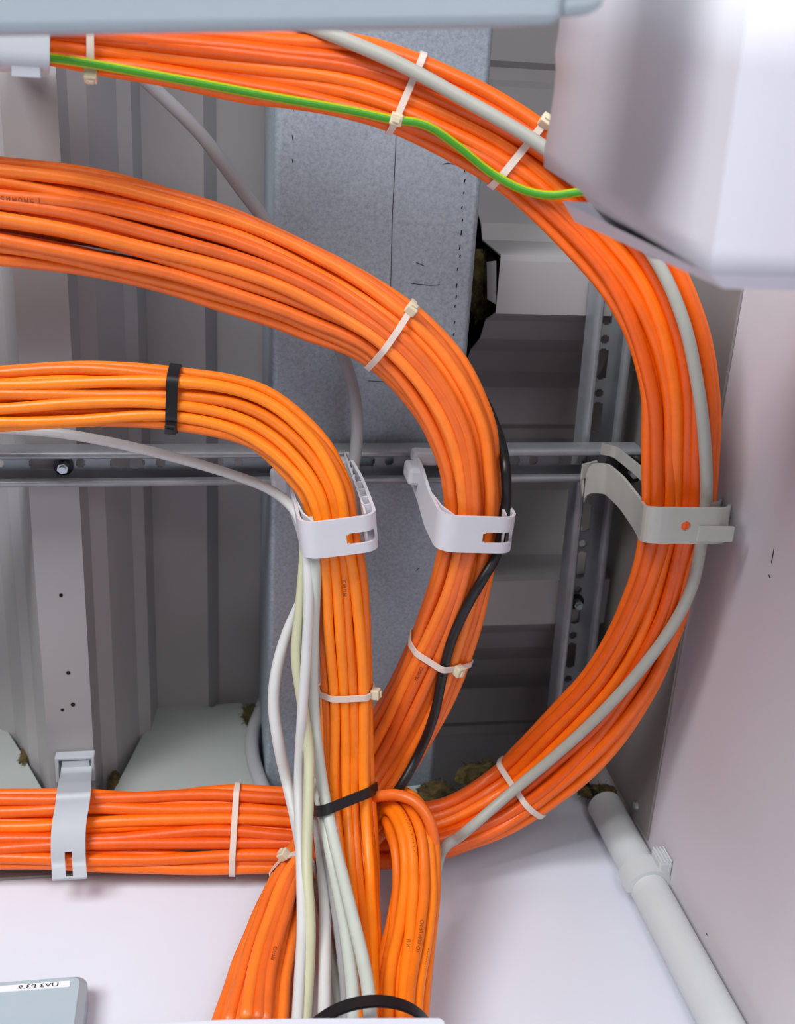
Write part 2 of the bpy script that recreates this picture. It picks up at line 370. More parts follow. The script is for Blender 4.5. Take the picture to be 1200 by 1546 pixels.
# ------------------------------------------------------------------ slotted struts
def strut(name, label, p, q, wdir, width, depth, slots_from, pitch, group, z_open, bolts=()):
    """C rail, open side down, from p to q (points on the open plane's centre line)"""
    p = Vector(p); q = Vector(q); t = (q-p).normalized(); w = Vector(wdir); w = (w-t*w.dot(t)).normalized(); up_ = Vector((0, 0, 1)); L = (q-p).length
    root = empty(name, p, label, 'rail', group)
    h = width/2; lip = width*.17
    # side walls with rolled lips
    for s in (-1, 1):
        sec = [(s*h, depth), (s*h, .0035), (s*(h-.0012), .0008), (s*(h-.0035), 0), (s*(h-lip+.001), 0), (s*(h-lip), .0015), (s*(h-lip), .005)]
        g = [[p+w*a+up_*c+t*x for x in (0, L*.5, L)] for a, c in sec]
        b = MB(); b.sheet(g, .0018); smooth_angle(b.build('side_flange', 'strut', root), 50)
    # web with slots: cells along t
    xs = [0.0]; holes = []
    x = slots_from
    while x < L-.004:
        for (a, c, hw) in ((0, .026, .0045), (.034, .041, .0035)):
            if x+c < L: xs += [x+a, x+a+.0012, x+c-.0012, x+c]; holes.append((x+a, x+c, hw))
        x += pitch
    xs.append(L); xs = sorted(set(round(v, 5) for v in xs if 0 <= v <= L))
    wsx = [-h, -.0045, -.0035, -.002, .002, .0035, .0045, h]
    g = [[p+w*a+up_*depth+t*v for a in wsx] for v in xs]
    def mk(i, j):
        m = (xs[i]+xs[i+1])/2; a = (wsx[j]+wsx[j+1])/2
        for (s0, s1, hw) in holes:
            if s0 <= m <= s1:
                e = hw if (s0+.0012 <= m <= s1-.0012) else hw*.55
                if abs(a) < e: return False
        return True
    b = MB(); b.sheet(g, .0015, mk); b.build('slotted_web', 'strut', root)
    for (bp, r) in bolts:
        bp = Vector(bp); bb = MB(); bb.cyl(bp+up_*(depth-.0012), bp+up_*(depth-.003), r*1.75, 24); bb.build('washer', 'washer', root)
        bb = MB(); bb.cyl(bp+up_*(depth-.003), bp+up_*(depth-.010), r, 6); bo = bb.build('bolt', 'bolt', root)
        bb = MB(); bb.cyl(bp+up_*(depth-.010), bp+up_*(depth-.013), r*.62, 16); bb.build('bolt_tip', 'bolt', bo)
    return root
ZS = .797
pa = uz(-520, 715, ZS); pb = uz(965, 703, ZS)
pa = Vector((pa.x, (pa.y+pb.y)/2+.002, ZS)); pb = Vector((pb.x, pa.y-.004, ZS))
bl = uz(96, 715, ZS+.012); blt = Vector((bl.x, pa.y, ZS))
strut('slotted_rail', 'galvanised slotted rail running straight across behind all three white clamps', pa, pb, (0, 1, 0), .0275, .0165, .012, .059, 'slotted rails on the ceiling', ZS, [(blt, .0042)])
q0 = uz(935, 430, .8185); q1 = uz(863, 1085, .8185)
bq = uz(872, 912, .832)
strut('slotted_rail', 'dark slotted rail running towards the back wall behind the right curve of cables', q0, q1, (1, 0, 0), .033, .02, .01, .045, 'slotted rails on the ceiling', .8185, [(Vector((bq.x, bq.y, .8185)), .0040)])

# ------------------------------------------------------------------ cable bundles
class Bundle: pass
ORD = ['first', 'second', 'third', 'fourth', 'fifth', 'sixth', 'seventh', 'eighth', 'ninth', 'tenth', 'eleventh', 'twelfth', 'thirteenth', 'fourteenth', 'fifteenth', 'sixteenth', 'seventeenth', 'eighteenth', 'nineteenth', 'twentieth']
def bundle(pts, r, ratio, m, seed, n, where, group, ref, side, amp=.55, twist=.35, sides=10, flip=1, pack=1.08):
    rnd = random.Random(seed); B = Bundle(); B.r = r
    C3 = px(pts); W3 = [pt[3] for pt in pts]
    path = spline(C3, n)
    # width per sample: interpolate by arc position of the nearest control point
    idx = [min(range(n), key=lambda k: (path[k]-c).length) for c in C3]; idx[0] = 0; idx[-1] = n-1
    wp = []
    for k in range(n):
        for a in range(len(idx)-1):
            if idx[a] <= k <= idx[a+1] and idx[a+1] > idx[a]:
                f = (k-idx[a])/(idx[a+1]-idx[a]); f = f*f*(3-2*f); wp.append(W3[a]*(1-f)+W3[a+1]*f); break
        else: wp.append(W3[-1])
    T = [(path[min(i+1, n-1)]-path[max(i-1, 0)]).normalized() for i in range(n)]
    N = []; Bn = []
    for i in range(n):
        a = -path[i]; a = (a-T[i]*a.dot(T[i])).normalized(); N.append(a); Bn.append(T[i].cross(a)*flip)
    half = [max(wp[i]*path[i].length/F-r*.85, r) for i in range(n)]
    Wm = sum(half)/n; D0 = Wm*ratio
    Dp = [min(max(D0*Wm/half[i], .7*D0), 1.6*D0) for i in range(n)]
    B.path, B.T, B.N, B.B, B.half, B.D, B.n = path, T, N, Bn, half, Dp, n
    # hex packing of the cross-section
    PW, PD = Wm*pack, D0*pack
    slots = []; sp = 2*r*.94; dy = sp*.866; ky = int(PD/dy)+2
    off = rnd.uniform(0, .4)*dy
    for a in range(-ky, ky+1):
        y = a*dy+off
        for c in range(-40, 41):
            x = (c+(.5 if a % 2 else 0))*sp
            e = (x/(PW+.15*r))**2+(y/(PD+.15*r))**2
            if e <= 1.0: slots.append((x/PW, y/PD, e))
    slots = [s for s in slots if s[2] > .42 or s[1] > -.2]
    B.cables = []
    L = [0]
    for i in range(1, n): L.append(L[-1]+(path[i]-path[i-1]).length)
    tw = (rnd.uniform(-1, 1), rnd.uniform(3, 6), rnd.uniform(0, 6))
    for (a, bb, e) in slots:
        ph = [(rnd.uniform(0, 6.28), rnd.uniform(11, 30), rnd.uniform(.4, 1)*amp) for _ in range(4)]
        ja, jb = rnd.uniform(-.3, .3)*r/Wm, rnd.uniform(-.3, .3)*r/D0
        cp = []
        for i in range(n):
            an = twist*math.sin(L[i]*tw[1]+tw[2])*.5
            x = a+ja; y = bb+jb
            x, y = x*math.cos(an)-y*math.sin(an)*.8, y*math.cos(an)+x*math.sin(an)*.8
            x += r/Wm*(ph[0][2]*math.sin(L[i]*ph[0][1]+ph[0][0])+.5*ph[1][2]*math.sin(L[i]*ph[1][1]*1.7+ph[1][0]))
            y += r/D0*.8*(ph[2][2]*math.sin(L[i]*ph[2][1]+ph[2][0])+.4*ph[3][2]*math.sin(L[i]*ph[3][1]*1.6+ph[3][0]))
            q = math.hypot(x, y)
            if q > 1.0: x /= q; y /= q
            cp.append(path[i]+Bn[i]*(x*half[i])+N[i]*(y*Dp[i]))
        B.cables.append(cp)
    # which ones face the camera at the reference place, in order across
    k = B.near(*ref) if hasattr(B, 'near') else min(range(n), key=lambda i: (proj(path[i])[0]-ref[0])**2+(proj(path[i])[1]-ref[1])**2)
    lat = [((cp[k]-path[k]).dot(Bn[k]), (cp[k]-path[k]).dot(N[k])) for cp in B.cables]
    vis = []
    for i, (x, y) in enumerate(lat):
        free = 0
        for s in range(21):
            xs = x+(s/10-1)*r*.95; yy = y+math.sqrt(max(r*r-(xs-x)**2, 0))
            if all(j == i or abs(xs-x2) > r or y2+math.sqrt(max(r*r-(xs-x2)**2, 0)) <= yy for j, (x2, y2) in enumerate(lat)): free += 1
        if free > 7: vis.append(i)
    # order from the named side (smallest image coordinate first)
    axis = 0 if side in ('left',) else 1
    vis.sort(key=lambda i: proj(B.cables[i][k])[axis])
    B.objs = []
    for i, cp in enumerate(B.cables):
        if i in vis:
            o_ = ORD[min(vis.index(i), 19)]
            lab = '%s orange cable from the %s of %s' % (o_, side, where)
        else: lab = 'orange cable packed behind the front layer of %s' % where
        V, Fc, uv = tube(cp, r*rnd.uniform(.96, 1.03), sides)
        o = tag(obj('network_cable', V, Fc, m, None, True), lab, 'cable', group); B.objs.append(o)
    B.vis = vis; B.k = k
    return B
def near(B, u, v): return min(range(B.n), key=lambda i: (proj(B.path[i])[0]-u)**2+(proj(B.path[i])[1]-v)**2)
def over(B, pts, r, extra=0.0):
    """points lying on the camera-facing side of bundle B at the given pixels"""
    out = []
    for p in pts:
        u, v = p[0], p[1]; ex = p[2] if len(p) > 2 else 0
        i = near(B, u, v); d = ud(u, v, 1); dist = B.path[i].length
        k = d*dist; lat = (k-B.path[i]).dot(B.B[i])/(B.half[i]+B.r)
        f = math.sqrt(max(0, 1-min(abs(lat), 1)**2))
        out.append(d*(dist-(B.D[i]+B.r)*f-r+ex+extra))
    return out


A = bundle([(-520, 630, .74, 53), (-120, 609, .735, 53), (0, 604, .73, 52), (130, 597, .727, 53), (262, 602, .722, 49), (380, 628, .715, 52), (456, 684, .706, 51), (494, 742, .698, 46), (507, 800, .692, 41), (518, 880, .690, 42), (522, 980, .688, 43), (524, 1080, .684, 42), (526, 1200, 'y.497', 43), (535, 1300, 'y.532', 41), (542, 1400, 'y.550', 37), (548, 1500, 'y.555', 30), (550, 1570, 'y.555', 26)],
           .0039, .64, M['orA'], 11, 132, 'the lower left bundle', 'orange cables of the lower left bundle', (300, 605), 'upper edge', amp=.5)
Bb = bundle([(-520, 262, .752, 80), (-120, 300, .75, 80), (0, 317, .745, 79), (150, 340, .742, 80), (320, 383, .737, 79), (470, 441, .73, 71), (578, 500, .722, 62), (650, 570, .714, 62), (696, 650, .706, 58), (712, 720, .70, 50), (714, 790, .696, 47), (698, 870, .694, 49), (668, 960, .698, 52), (630, 1050, .703, 55), (582, 1140, .708, 56), (520, 1240, 'y.535', 44), (448, 1320, 'y.550', 36), (418, 1400, 'y.558', 46), (396, 1480, 'y.562', 52), (380, 1570, 'y.562', 60)],
            .0042, .58, M['orB'], 23, 150, 'the middle bundle', 'orange cables of the middle bundle', (420, 418), 'upper edge', amp=.45, pack=1.14)
Cc = bundle([(-520, 26, .725, 34), (-120, 46, .725, 34), (20, 52, .725, 34), (200, 72, .722, 42), (400, 100, .718, 52), (560, 126, .712, 62), (695, 176, .705, 62), (790, 232, .698, 62), (880, 313, .688, 63), (958, 405, .678, 64), (1004, 505, .668, 62), (1027, 605, .66, 58), (1029, 700, .656, 57), (1026, 770, .654, 55), (1010, 845, .655, 51), (985, 930, .66, 54), (940, 1022, .672, 56), (872, 1112, .686, 57), (765, 1205, 'y.535', 51), (665, 1252, 'y.553', 45), (560, 1262, 'y.560', 52), (450, 1256, 'y.560', 62), (330, 1252, 'y.560', 64), (180, 1254, 'y.560', 60), (60, 1255, 'y.560', 57), (-120, 1259, 'y.560', 57), (-520, 1276, 'y.560', 57)],
            .0047, .58, M['orC'], 37, 240, 'the big right loop', 'orange cables of the big right loop', (1012, 850), 'left', amp=.42, pack=1.22)
Lp = bundle([(520, 1300, 'y.560', 24), (562, 1240, 'y.540', 30), (598, 1222, 'y.520', 36), (622, 1262, 'y.518', 38), (627, 1330, 'y.533', 36), (620, 1400, 'y.545', 37), (607, 1480, 'y.552', 40), (602, 1570, 'y.555', 38)],
            .0039, 1.0, M['orA'], 41, 60, 'the short arched bundle', 'orange cables of the short arched bundle', (615, 1420), 'left', amp=.4)
arch = cable(spline(px([(535, 1206, 'y.530'), (566, 1203, 'y.500'), (598, 1200, 'y.492'), (630, 1213, 'y.492'), (650, 1245, 'y.503'), (655, 1290, 'y.522'), (652, 1350, 'y.538'), (650, 1400, 'y.548'), (643, 1480, 'y.556'), (635, 1570, 'y.556')]), 60), .0042, M['orB'],
             'single orange cable arching over the short bundle beside the black tie', 'cable', 'orange cables of the short arched bundle', 'network_cable')

# ------------------------------------------------------------------ single cables
c1 = over(Cc, [(380, 4), (440, 30), (500, 52), (600, 95), (700, 150), (820, 222), (910, 300), (985, 385), (1030, 480), (1056, 600), (1065, 690, .001), (1066, 750, .004), (1063, 790, .005), (1056, 835, .004), (1043, 890, .001), (1012, 950), (942, 1040), (862, 1120), (765, 1202), (700, 1258)], .0041)
c1 += px([(674, 1276, 'y.528'), (664, 1292, 'y.545'), (656, 1330, 'y.560'), (645, 1390, 'y.575')])
cable(spline(c1, 150), .0041, 'grey_cable', 'thick light grey cable lying along the big right loop of orange cables', name='power_cable')
c2 = over(Cc, [(-500, 46), (-60, 70), (0, 78), (130, 95), (280, 122), (420, 148), (530, 167), (590, 180), (640, 188), (690, 220), (740, 260), (790, 287), (830, 295), (868, 291), (910, 285)], .0029)
cable(spline(c2, 90), .0027, 'earth', 'green and yellow earth wire along the lower edge of the top cables', 'wire', name='earth_wire', sides=20)
cable(spline(px([(150, 70, .775), (200, 105, .78), (245, 145, .785), (305, 205, .788), (362, 283, .79), (402, 335, .79), (460, 425, .788), (506, 512, .785), (529, 570, .782), (539, 630, .78), (536, 690, .779), (520, 760, .783)]), 70), .0046, 'grey2_cable', 'grey cable hanging behind the middle bundle in front of the steel beam', name='power_cable')
cable(spline(px([(-300, 640, .79), (20, 648, .78), (110, 657, .772), (230, 682, .766), (340, 713, .757), (405, 738, .742), (440, 765, .722), (458, 800, .70), (464, 840, .686), (466, 900, .678), (463, 980, .674), (456, 1080, .664), (451, 1180, 'y.478'), (454, 1290, 'y.508'), (456, 1400, 'y.53'), (452, 1480, 'y.538'), (447, 1570, 'y.545')]), 110), .0036, 'white_cable', 'white cable running from the left into the left clamp and down', name='data_cable')
cable(spline(px([(474, 760, .72), (470, 850, .70), (456, 905, .70), (434, 955, .696), (418, 1010, .69), (413, 1060, .684), (420, 1120, .676), (433, 1180, 'y.487'), (446, 1235, 'y.503'), (456, 1290, 'y.522'), (462, 1400, 'y.545'), (462, 1570, 'y.56')]), 90), .0042, 'white_cable', 'pale grey cable bowing out furthest left below the left clamp', name='data_cable')
cable(spline(px([(462, 780, .70), (459, 850, .69), (453, 920, .684), (447, 990, .678), (456, 1060, .669), (466, 1130, .660), (466, 1200, 'y.476'), (463, 1300, 'y.508'), (468, 1400, 'y.53'), (465, 1480, 'y.54'), (458, 1570, 'y.548')]), 90), .0038, 'cream_cable', 'cream yellow cable crossing in front of the white cables below left clamp', name='data_cable')
def pale(pts, r, m, label):
    return cable(spline(px(pts), 70), r, m, label, 'cable', 'pale cables under the black tie', 'data_cable')
pale([(476, 780, .69), (476, 860, .682), (473, 950, .68), (472, 1040, .676), (477, 1110, .668), (486, 1180, 'y.478'), (500, 1250, 'y.497'), (524, 1350, 'y.514'), (548, 1450, 'y.524'), (557, 1505, 'y.526'), (560, 1570, 'y.53')], .0042, 'pale_cable', 'pale green cable slanting rightmost across the front of the lower left bundle')
pale([(466, 1100, .69), (474, 1160, 'y.49'), (488, 1230, 'y.497'), (506, 1320, 'y.517'), (524, 1420, 'y.53'), (533, 1500, 'y.537'), (535, 1570, 'y.542')], .0045, 'pale_cable', 'pale green cable second from right under the black tie')
pale([(462, 1130, .69), (474, 1200, 'y.502'), (484, 1280, 'y.522'), (490, 1360, 'y.537'), (490, 1450, 'y.543'), (489, 1570, 'y.55')], .0042, 'white_cable', 'pale grey cable leftmost of those pinched under the black tie')
pale([(478, 1150, 'y.50'), (484, 1230, 'y.506'), (500, 1320, 'y.525'), (514, 1420, 'y.542'), (522, 1500, 'y.55'), (525, 1570, 'y.552')], .0038, 'grey2_cable', 'mid grey cable half hidden between the pale cables at the bottom')
pale([(478, 1330, 'y.548'), (492, 1400, 'y.556'), (508, 1480, 'y.56'), (516, 1570, 'y.562')], .0038, 'pale_cable', 'short pale cable crossing behind the others near the bottom')
pale([(543, 1340, 'y.545'), (555, 1430, 'y.55'), (566, 1500, 'y.556'), (570, 1570, 'y.558')], .0038, 'grey2_cable', 'grey cable peeping out between pale cables and the short arched bundle')
kb = px([(690, 545, .742), (728, 600, .735), (752, 655, .722)])+over(Bb, [(763, 705), (764, 760), (758, 800), (748, 840), (728, 875), (700, 925), (680, 972), (668, 1020), (655, 1080), (632, 1138)], .0036)+px([(604, 1188, 'y.50'), (575, 1222, 'y.525')])
cable(spline(kb, 80), .0036, 'black', 'black cable running down the right side of the middle bundle', name='power_cable')
cable(spline(px([(402, 1050, 'y.592'), (392, 1075, 'y.59'), (382, 1105, 'y.588'), (381, 1135, 'y.588'), (388, 1165, 'y.588'), (402, 1200, 'y.588')]), 30), .0062, 'grey2_cable', 'thick grey cable behind the edge of notched flap and steel beam', name='power_cable')

# ------------------------------------------------------------------ cable ties
def hull2(P):
    P = sorted(set(P)); lo = []; hi = []
    def cr(o, a, b): return (a[0]-o[0])*(b[1]-o[1])-(a[1]-o[1])*(b[0]-o[0])
    for p in P:
        while len(lo) > 1 and cr(lo[-2], lo[-1], p) <= 0: lo.pop()
        lo.append(p)
    for p in reversed(P):
        while len(hi) > 1 and cr(hi[-2], hi[-1], p) <= 0: hi.pop()
        hi.append(p)
    return lo[:-1]+hi[:-1]
def tie(Bs, u, v, head_px, m, mh, label, group, slant=0.0, width=.0042, extra=(), tail=0.0, head=True, th=.0011):
    B0 = Bs[0] if isinstance(Bs, (list, tuple)) else Bs
    i = near(B0, u, v); c = B0.path[i]; T, N, X = B0.T[i], B0.N[i], B0.B[i]
    cc = []
    for B in (Bs if isinstance(Bs, (list, tuple)) else [Bs]):
        for cp in B.cables:
            k = min(cp, key=lambda p: abs((p-c).dot(T))+.2*(p-c).length); cc.append(((k-c).dot(X), (k-c).dot(N), B.r))
    for (p, r) in extra: cc.append(((p-c).dot(X), (p-c).dot(N), r))
    P = []
    for (x, y, r) in cc:
        for k in range(20): P.append((round(x+(r+.0009)*math.cos(k*math.pi/10), 6), round(y+(r+.0009)*math.sin(k*math.pi/10), 6)))
    H = hull2(P)
    # resample closed loop
    L = [0]
    for k in range(len(H)): a = H[k]; b_ = H[(k+1) % len(H)]; L.append(L[-1]+math.hypot(a[0]-b_[0], a[1]-b_[1]))
    n = 64; R = []; j = 0
    for k in range(n):
        s = L[-1]*k/n
        while L[j+1] < s: j += 1
        f = (s-L[j])/(L[j+1]-L[j]); a = H[j]; b_ = H[(j+1) % len(H)]; R.append((a[0]+(b_[0]-a[0])*f, a[1]+(b_[1]-a[1])*f))
    g = []
    for (x, y) in R:
        p = c+X*x+N*y+T*(slant*x); g.append([p-T*width/2, p-T*width*.18, p+T*width*.18, p+T*width/2])
    root = empty('cable_tie', c, label, 'cable tie', group)
    b = MB(); b.sheet(g, th, closed=True); smooth_angle(b.build('strap', m, root), 40)
    if head:
        best = min(range(n), key=lambda k: (proj(g[k][1])[0]-head_px[0])**2+(proj(g[k][1])[1]-head_px[1])**2 - 3000*R[k][1]/max(B0.D[i], .005)*.1)
        p = c+X*R[best][0]+N*R[best][1]+T*(slant*R[best][0]); q = R[(best+1) % n]; o = R[best-1]
        tx, ty = q[0]-o[0], q[1]-o[1]; l = math.hypot(tx, ty); t2 = X*(tx/l)+N*(ty/l); nn = (T.cross(t2)).normalized()
        if nn.dot(X*R[best][0]+N*R[best][1]) < 0: nn = -nn
        b = MB(); b.box((-.0036, -.0038, -.0006), (.0036, .0038, .0058), t2, T, nn, p)
        hd = b.build('head', mh, root, bevel=.0009)
        b = MB(); b.box((-.0016, -.0022, .0058), (.0016, .0022, .0072+tail), t2, T, nn, p); b.build('tail_stub', mh, hd, bevel=.0004)
    return root
NY = 'natural nylon ties'
tie(Cc, 612, 150, (600, 182), 'nylon', 'nylon_h', 'white tie with its head on the green earth wire, top bundle', NY, slant=-.12)
tie(Cc, 785, 218, (818, 178), 'nylon', 'nylon_h', 'white tie on the top bundle next to the white boxed beam', NY, slant=-.1, width=.0046)
tie(Cc, 136, 64, (135, 110), 'nylon', 'nylon_h', 'white tie furthest left on the top bundle beside the grey beam', NY)
tie(Bb, 583, 504, (618, 466), 'nylon', 'nylon_h', 'white tie across the upper bend of the middle bundle', NY, slant=.05)
tie(Bb, 655, 975, (692, 993), 'nylon', 'nylon_h', 'white tie below the centre clamp crossing the black cable', NY, slant=-.05, width=.0046, extra=[(over(Bb, [(681, 972)], .0036)[0], .0036)])
tie(A, 524, 1040, (574, 1040), 'nylon', 'nylon_h', 'white tie around the vertical part of the lower left bundle', NY, width=.0046)
tie(Cc, 790, 1200, (0, 0), 'nylon', 'nylon_h', 'white tie partly under the grey cable on the lower right curve', NY, head=False, width=.0046)
tie(Cc, 350, 1250, (0, 0), 'nylon', 'nylon_h', 'white tie around the horizontal bundle along the wall', NY, head=False, width=.0046)
tie(Bb, 436, 1318, (434, 1304), 'nylon', 'nylon_h', 'white tie beside the pale cables where the middle bundle heads down', NY, width=.0046)
tie(A, 266, 602, (268, 646), 'black', 'black', 'black tie around the horizontal part of the lower left bundle', 'black ties', width=.0075, slant=.06, th=.0016)
ex = [uy(491, 1208, .483), uy(481, 1212, .493), uy(475, 1214, .50)]
tie(A, 526, 1203, (474, 1213), 'black', 'black', 'black tie holding pale cables to the vertical orange bundle', 'black ties', width=.0075, slant=.22, th=.0016, extra=[(p, .0044) for p in ex], head=False)

# black ring strap above the trunking
ctr = uy(557, 1512, .505); ctr = Vector((ctr.x, .548, ctr.z))
b = MB(); g = []
for k in range(72):
    a = 2*math.pi*k/72; p = ctr+Vector((.0425*math.cos(a), .043*math.sin(a), 0)); g.append([p+Vector((0, 0, -.004)), p+Vector((0, 0, .004))])
b.sheet(g, .002, closed=True)
tag(smooth_angle(b.build('strap_ring', 'black')), 'black ring strap around the cables just above the white trunking', 'strap')

# ------------------------------------------------------------------ clamps
def rounded(pts, radii, n=6):
    out = []
    for i, p in enumerate(pts):
        r = radii[i]
        if r <= 0 or i in (0, len(pts)-1): out.append(p); continue
        a = (pts[i-1]-p); c = (pts[i+1]-p); d = min(r, a.length*.49, c.length*.49); a = p+a.normalized()*d; c = p+c.normalized()*d
        for k in range(n+1):
            t = k/n; out.append(a*(1-t)**2+p*2*t*(1-t)+c*t*t)
    return out
def densify(P, step):
    out = [P[0]]
    for a, c in zip(P, P[1:]):
        m = max(1, int((c-a).length/step)); out += [a.lerp(c, k/m) for k in range(1, m+1)]
    return out
def clamp(origin, yaw, label, w=.0255, h=.127, lug=True, flare=.014):
    """open cable clamp: U strap, slot in the bottom, ladder-ribbed right arm, lugs on the left arm"""
    X = Vector((math.cos(yaw), math.sin(yaw), 0)); Y = Vector((-math.sin(yaw), math.cos(yaw), 0)); Z = Vector((0, 0, 1)); O = Vector(origin)
    f = lambda x, z: O+X*x+Z*z
    wy = .0132
    root = empty('cable_clamp', O, label, 'cable clamp', 'plastic cable clamps')
    P = rounded([f(-w-flare, h), f(-w-flare*.75, h*.72), f(-w, .045), f(-w, 0), f(w, 0), f(w, h*.55), f(w-.004, h)], [0, .012, .01, .013, .011, .02, 0])
    P = densify(P, .0016)
    ws = [-wy, -wy*.55, -.0045, -.003, .003, .0045, wy*.55, wy]
    ws = [-wy, -.0085, -.0022, -.0012, .0004, .0036, .0052, .0062, wy*.85, wy]
    def mk(i, j):
        m = (P[i]+P[i+1])/2-O; x = m.dot(X); z = m.z
        if z > .010: return True
        y = (ws[j]+ws[j+1])/2
        if .0035 < x:
            if -.0022 < y < .0062:
                if x < .0055: return not (-.0012 < y < .0052)
                return False
        return True
    b = MB(); b.sheet([[p+Y*a for a in ws] for p in P], .0022, mk); smooth_angle(b.build('strap', 'clamp', root), 35)
    # inner wall and rungs of the right arm
    q = rounded([f(w-.007, .0035), f(w-.0062, .012), f(w-.006, h*.85), f(w-.006, h)], [0, .006, .02, 0]); q = densify(q, .004)
    b = MB(); b.sheet([[p-Y*wy, p+Y*wy] for p in q], .0014); smooth_angle(b.build('inner_wall', 'clamp', root), 35)
    for k in range(7):
        z = .018+k*.0145
        if z > h-.008: break
        b = MB(); b.box((w-.0064, -wy, z), (w-.0002 - (.004 if z > h*.55 else 0), wy, z+.0016), X, Y, Z, O); b.build('rung', 'clamp', root)
    q = [f(-w+.0085, .0018), f(-w+.003, .018), f(-w+.0008, .04)]
    b = MB(); b.sheet([[p-Y*wy, p+Y*wy] for p in q], .0014); b.build('inner_wall', 'clamp', root)
    # hooks that grip the rail
    for (x0, z0, x1, z1, y0, y1) in ((-w-flare-.010, h-.030, -w-flare+.003, h-.006, -wy*.8, wy*.25), (-w-flare-.004, h-.012, -w-flare+.016, h+.004, -wy*1.3, -wy*.5)):
        b = MB(); b.box((x0, y0, z0), (x1, y1, z1), X, Y, Z, O); b.build('rail_hook', 'clamp', root, bevel=.003)
    b = MB(); b.box((w-.012, -wy*.7, h-.01), (w-.002, wy*.7, h+.003), X, Y, Z, O); b.build('rail_hook', 'clamp', root, bevel=.001)
    return root
oa = uz(513, 811, .668); clamp(oa, math.radians(-7), 'white plastic clamp holding the lower left bundle and the white cable', w=.0252, flare=.004)
ob = uz(721, 807, .667); clamp(ob, math.radians(2.5), 'white plastic clamp holding the middle bundle and the black cable', w=.0262, flare=-.005)

def strap_px(name, label, pts, wdir, width, th, m, mask=None, radii=None, cat='cable clamp', step=.003, ws=None, group='plastic cable clamps', part='strap'):
    P = px(pts) if not isinstance(pts[0], Vector) else pts
    P = rounded(P, radii or [0]+[.008]*(len(P)-2)+[0]); P = densify(P, step)
    wd = Vector(wdir).normalized(); ws = ws or [-width/2, 0, width/2]
    root = empty(name, P[len(P)//2], label, cat, group)
    b = MB(); b.sheet([[p+wd*a for a in ws] for p in P], th, mask and (lambda i, j: mask((P[i]+P[i+1])/2, (ws[j]+ws[j+1])/2)))
    smooth_angle(b.build(part, m, root), 35)
    return root, P
# right clamp (grey): long arm to the rail, round hole, tongue towards the wall
hc = uz(1034, 797, .621)
ws = [-.0125]+[-.0042+.0006*k for k in range(15)]+[.0125]
root, P = strap_px('cable_clamp', 'grey plastic clamp with a round hole holding the big right loop', [(884, 737, .792), (889, 722, .790), (915, 722, .785), (938, 742, .75), (962, 775, .69), (972, 793, .621), (1094, 794, .621), (1098, 787, .655)], (.03, 1, 0), .025, .0022, 'clampg',
    mask=lambda p, y: not (p.z < .64 and (p.x-hc.x)**2+y*y < .0034**2), radii=[0, .006, .012, .015, .02, .016, .01, 0], step=.0006, ws=ws)
e = uz(1080, 804, .6195)
b = MB(); b.box((-.013, -.0045, -.0016), (.0125, .0062, .0012), Vector((1, .02, 0)), None, None, e); b.build('tongue', 'clampg', root, bevel=.0006)
q = px([(1066, 786, .634), (1082, 782, .65), (1085, 776, .67)]); b = MB(); b.sheet([[p+Vector((0, -.0125, 0)), p+Vector((0, .0125, 0))] for p in q], .0014); b.build('inner_wall', 'clampg', root)
q = px([(905, 700, .79), (925, 704, .79), (962, 735, .74), (985, 765, .66)]); b = MB(); b.sheet([[p+Vector((0, -.017, 0)), p+Vector((0, -.008, 0))] for p in densify(rounded(q, [0, .01, .02, 0]), .004)], .0018); smooth_angle(b.build('inner_wall', 'clampg', root))
q = px([(880, 740, .793), (878, 712, .793), (900, 706, .795)]); b = MB(); b.sheet([[p+Vector((0, -.006, 0)), p+Vector((0, .006, 0))] for p in q], .002); b.build('rail_hook', 'clampg', root)
p = uz(955, 712, .79); b = MB(); b.cyl(p, p+Vector((0, 0, .008)), .010, 20); b.build('washer', 'washer', root)
b = MB(); b.cyl(p+Vector((0, 0, .0)), p+Vector((-.001, -.001, -.008)), .0042, 6); b.build('screw_head', 'bolt', root)
# lower left clamp strapped over the horizontal bundle
fr = over(Cc, [(111, 1200, -.010), (109, 1218, -.002), (105, 1238), (103, 1262), (103, 1286), (104, 1306)], .0015, -.004)
pts = px([(116, 1156, .812), (115, 1168, .802), (113, 1182, .752)])+fr+[uy(105, 1327, .572)]
zs = uy(104, 1306, .56).z
hb = pts[-2]
root, P = strap_px('cable_clamp', 'light grey strap clamp over the horizontal bundle below the bright rib', pts, (1, 0, 0), .025, .0018, 'clampl', step=.0016, ws=[-.0125, -.0085, -.0034, -.0026, .0026, .0034, .0085, .0125],
    mask=lambda p, a: not (abs(a) < (.003 if p.z < hb.z+.001 else .0022) and hb.z-.0125 < p.z < hb.z+.003 and p.y > .5))
tp = uz(115, 1158, .812)
for (a, c) in (((-.0165, -.010, -.004), (-.0135, .012, .006)), ((.0125, -.010, -.004), (.0155, .012, .006)), ((-.0165, -.012, -.004), (.0155, -.0095, .006))):
    b = MB(); b.box(a, c, o=tp); b.build('buckle_frame', 'clampl', root, bevel=.0006)
b = MB(); b.box((-.011, -.008, -.003), (.0115, .006, .001), o=tp); b.build('buckle_tongue', 'clampl', root, bevel=.0006)
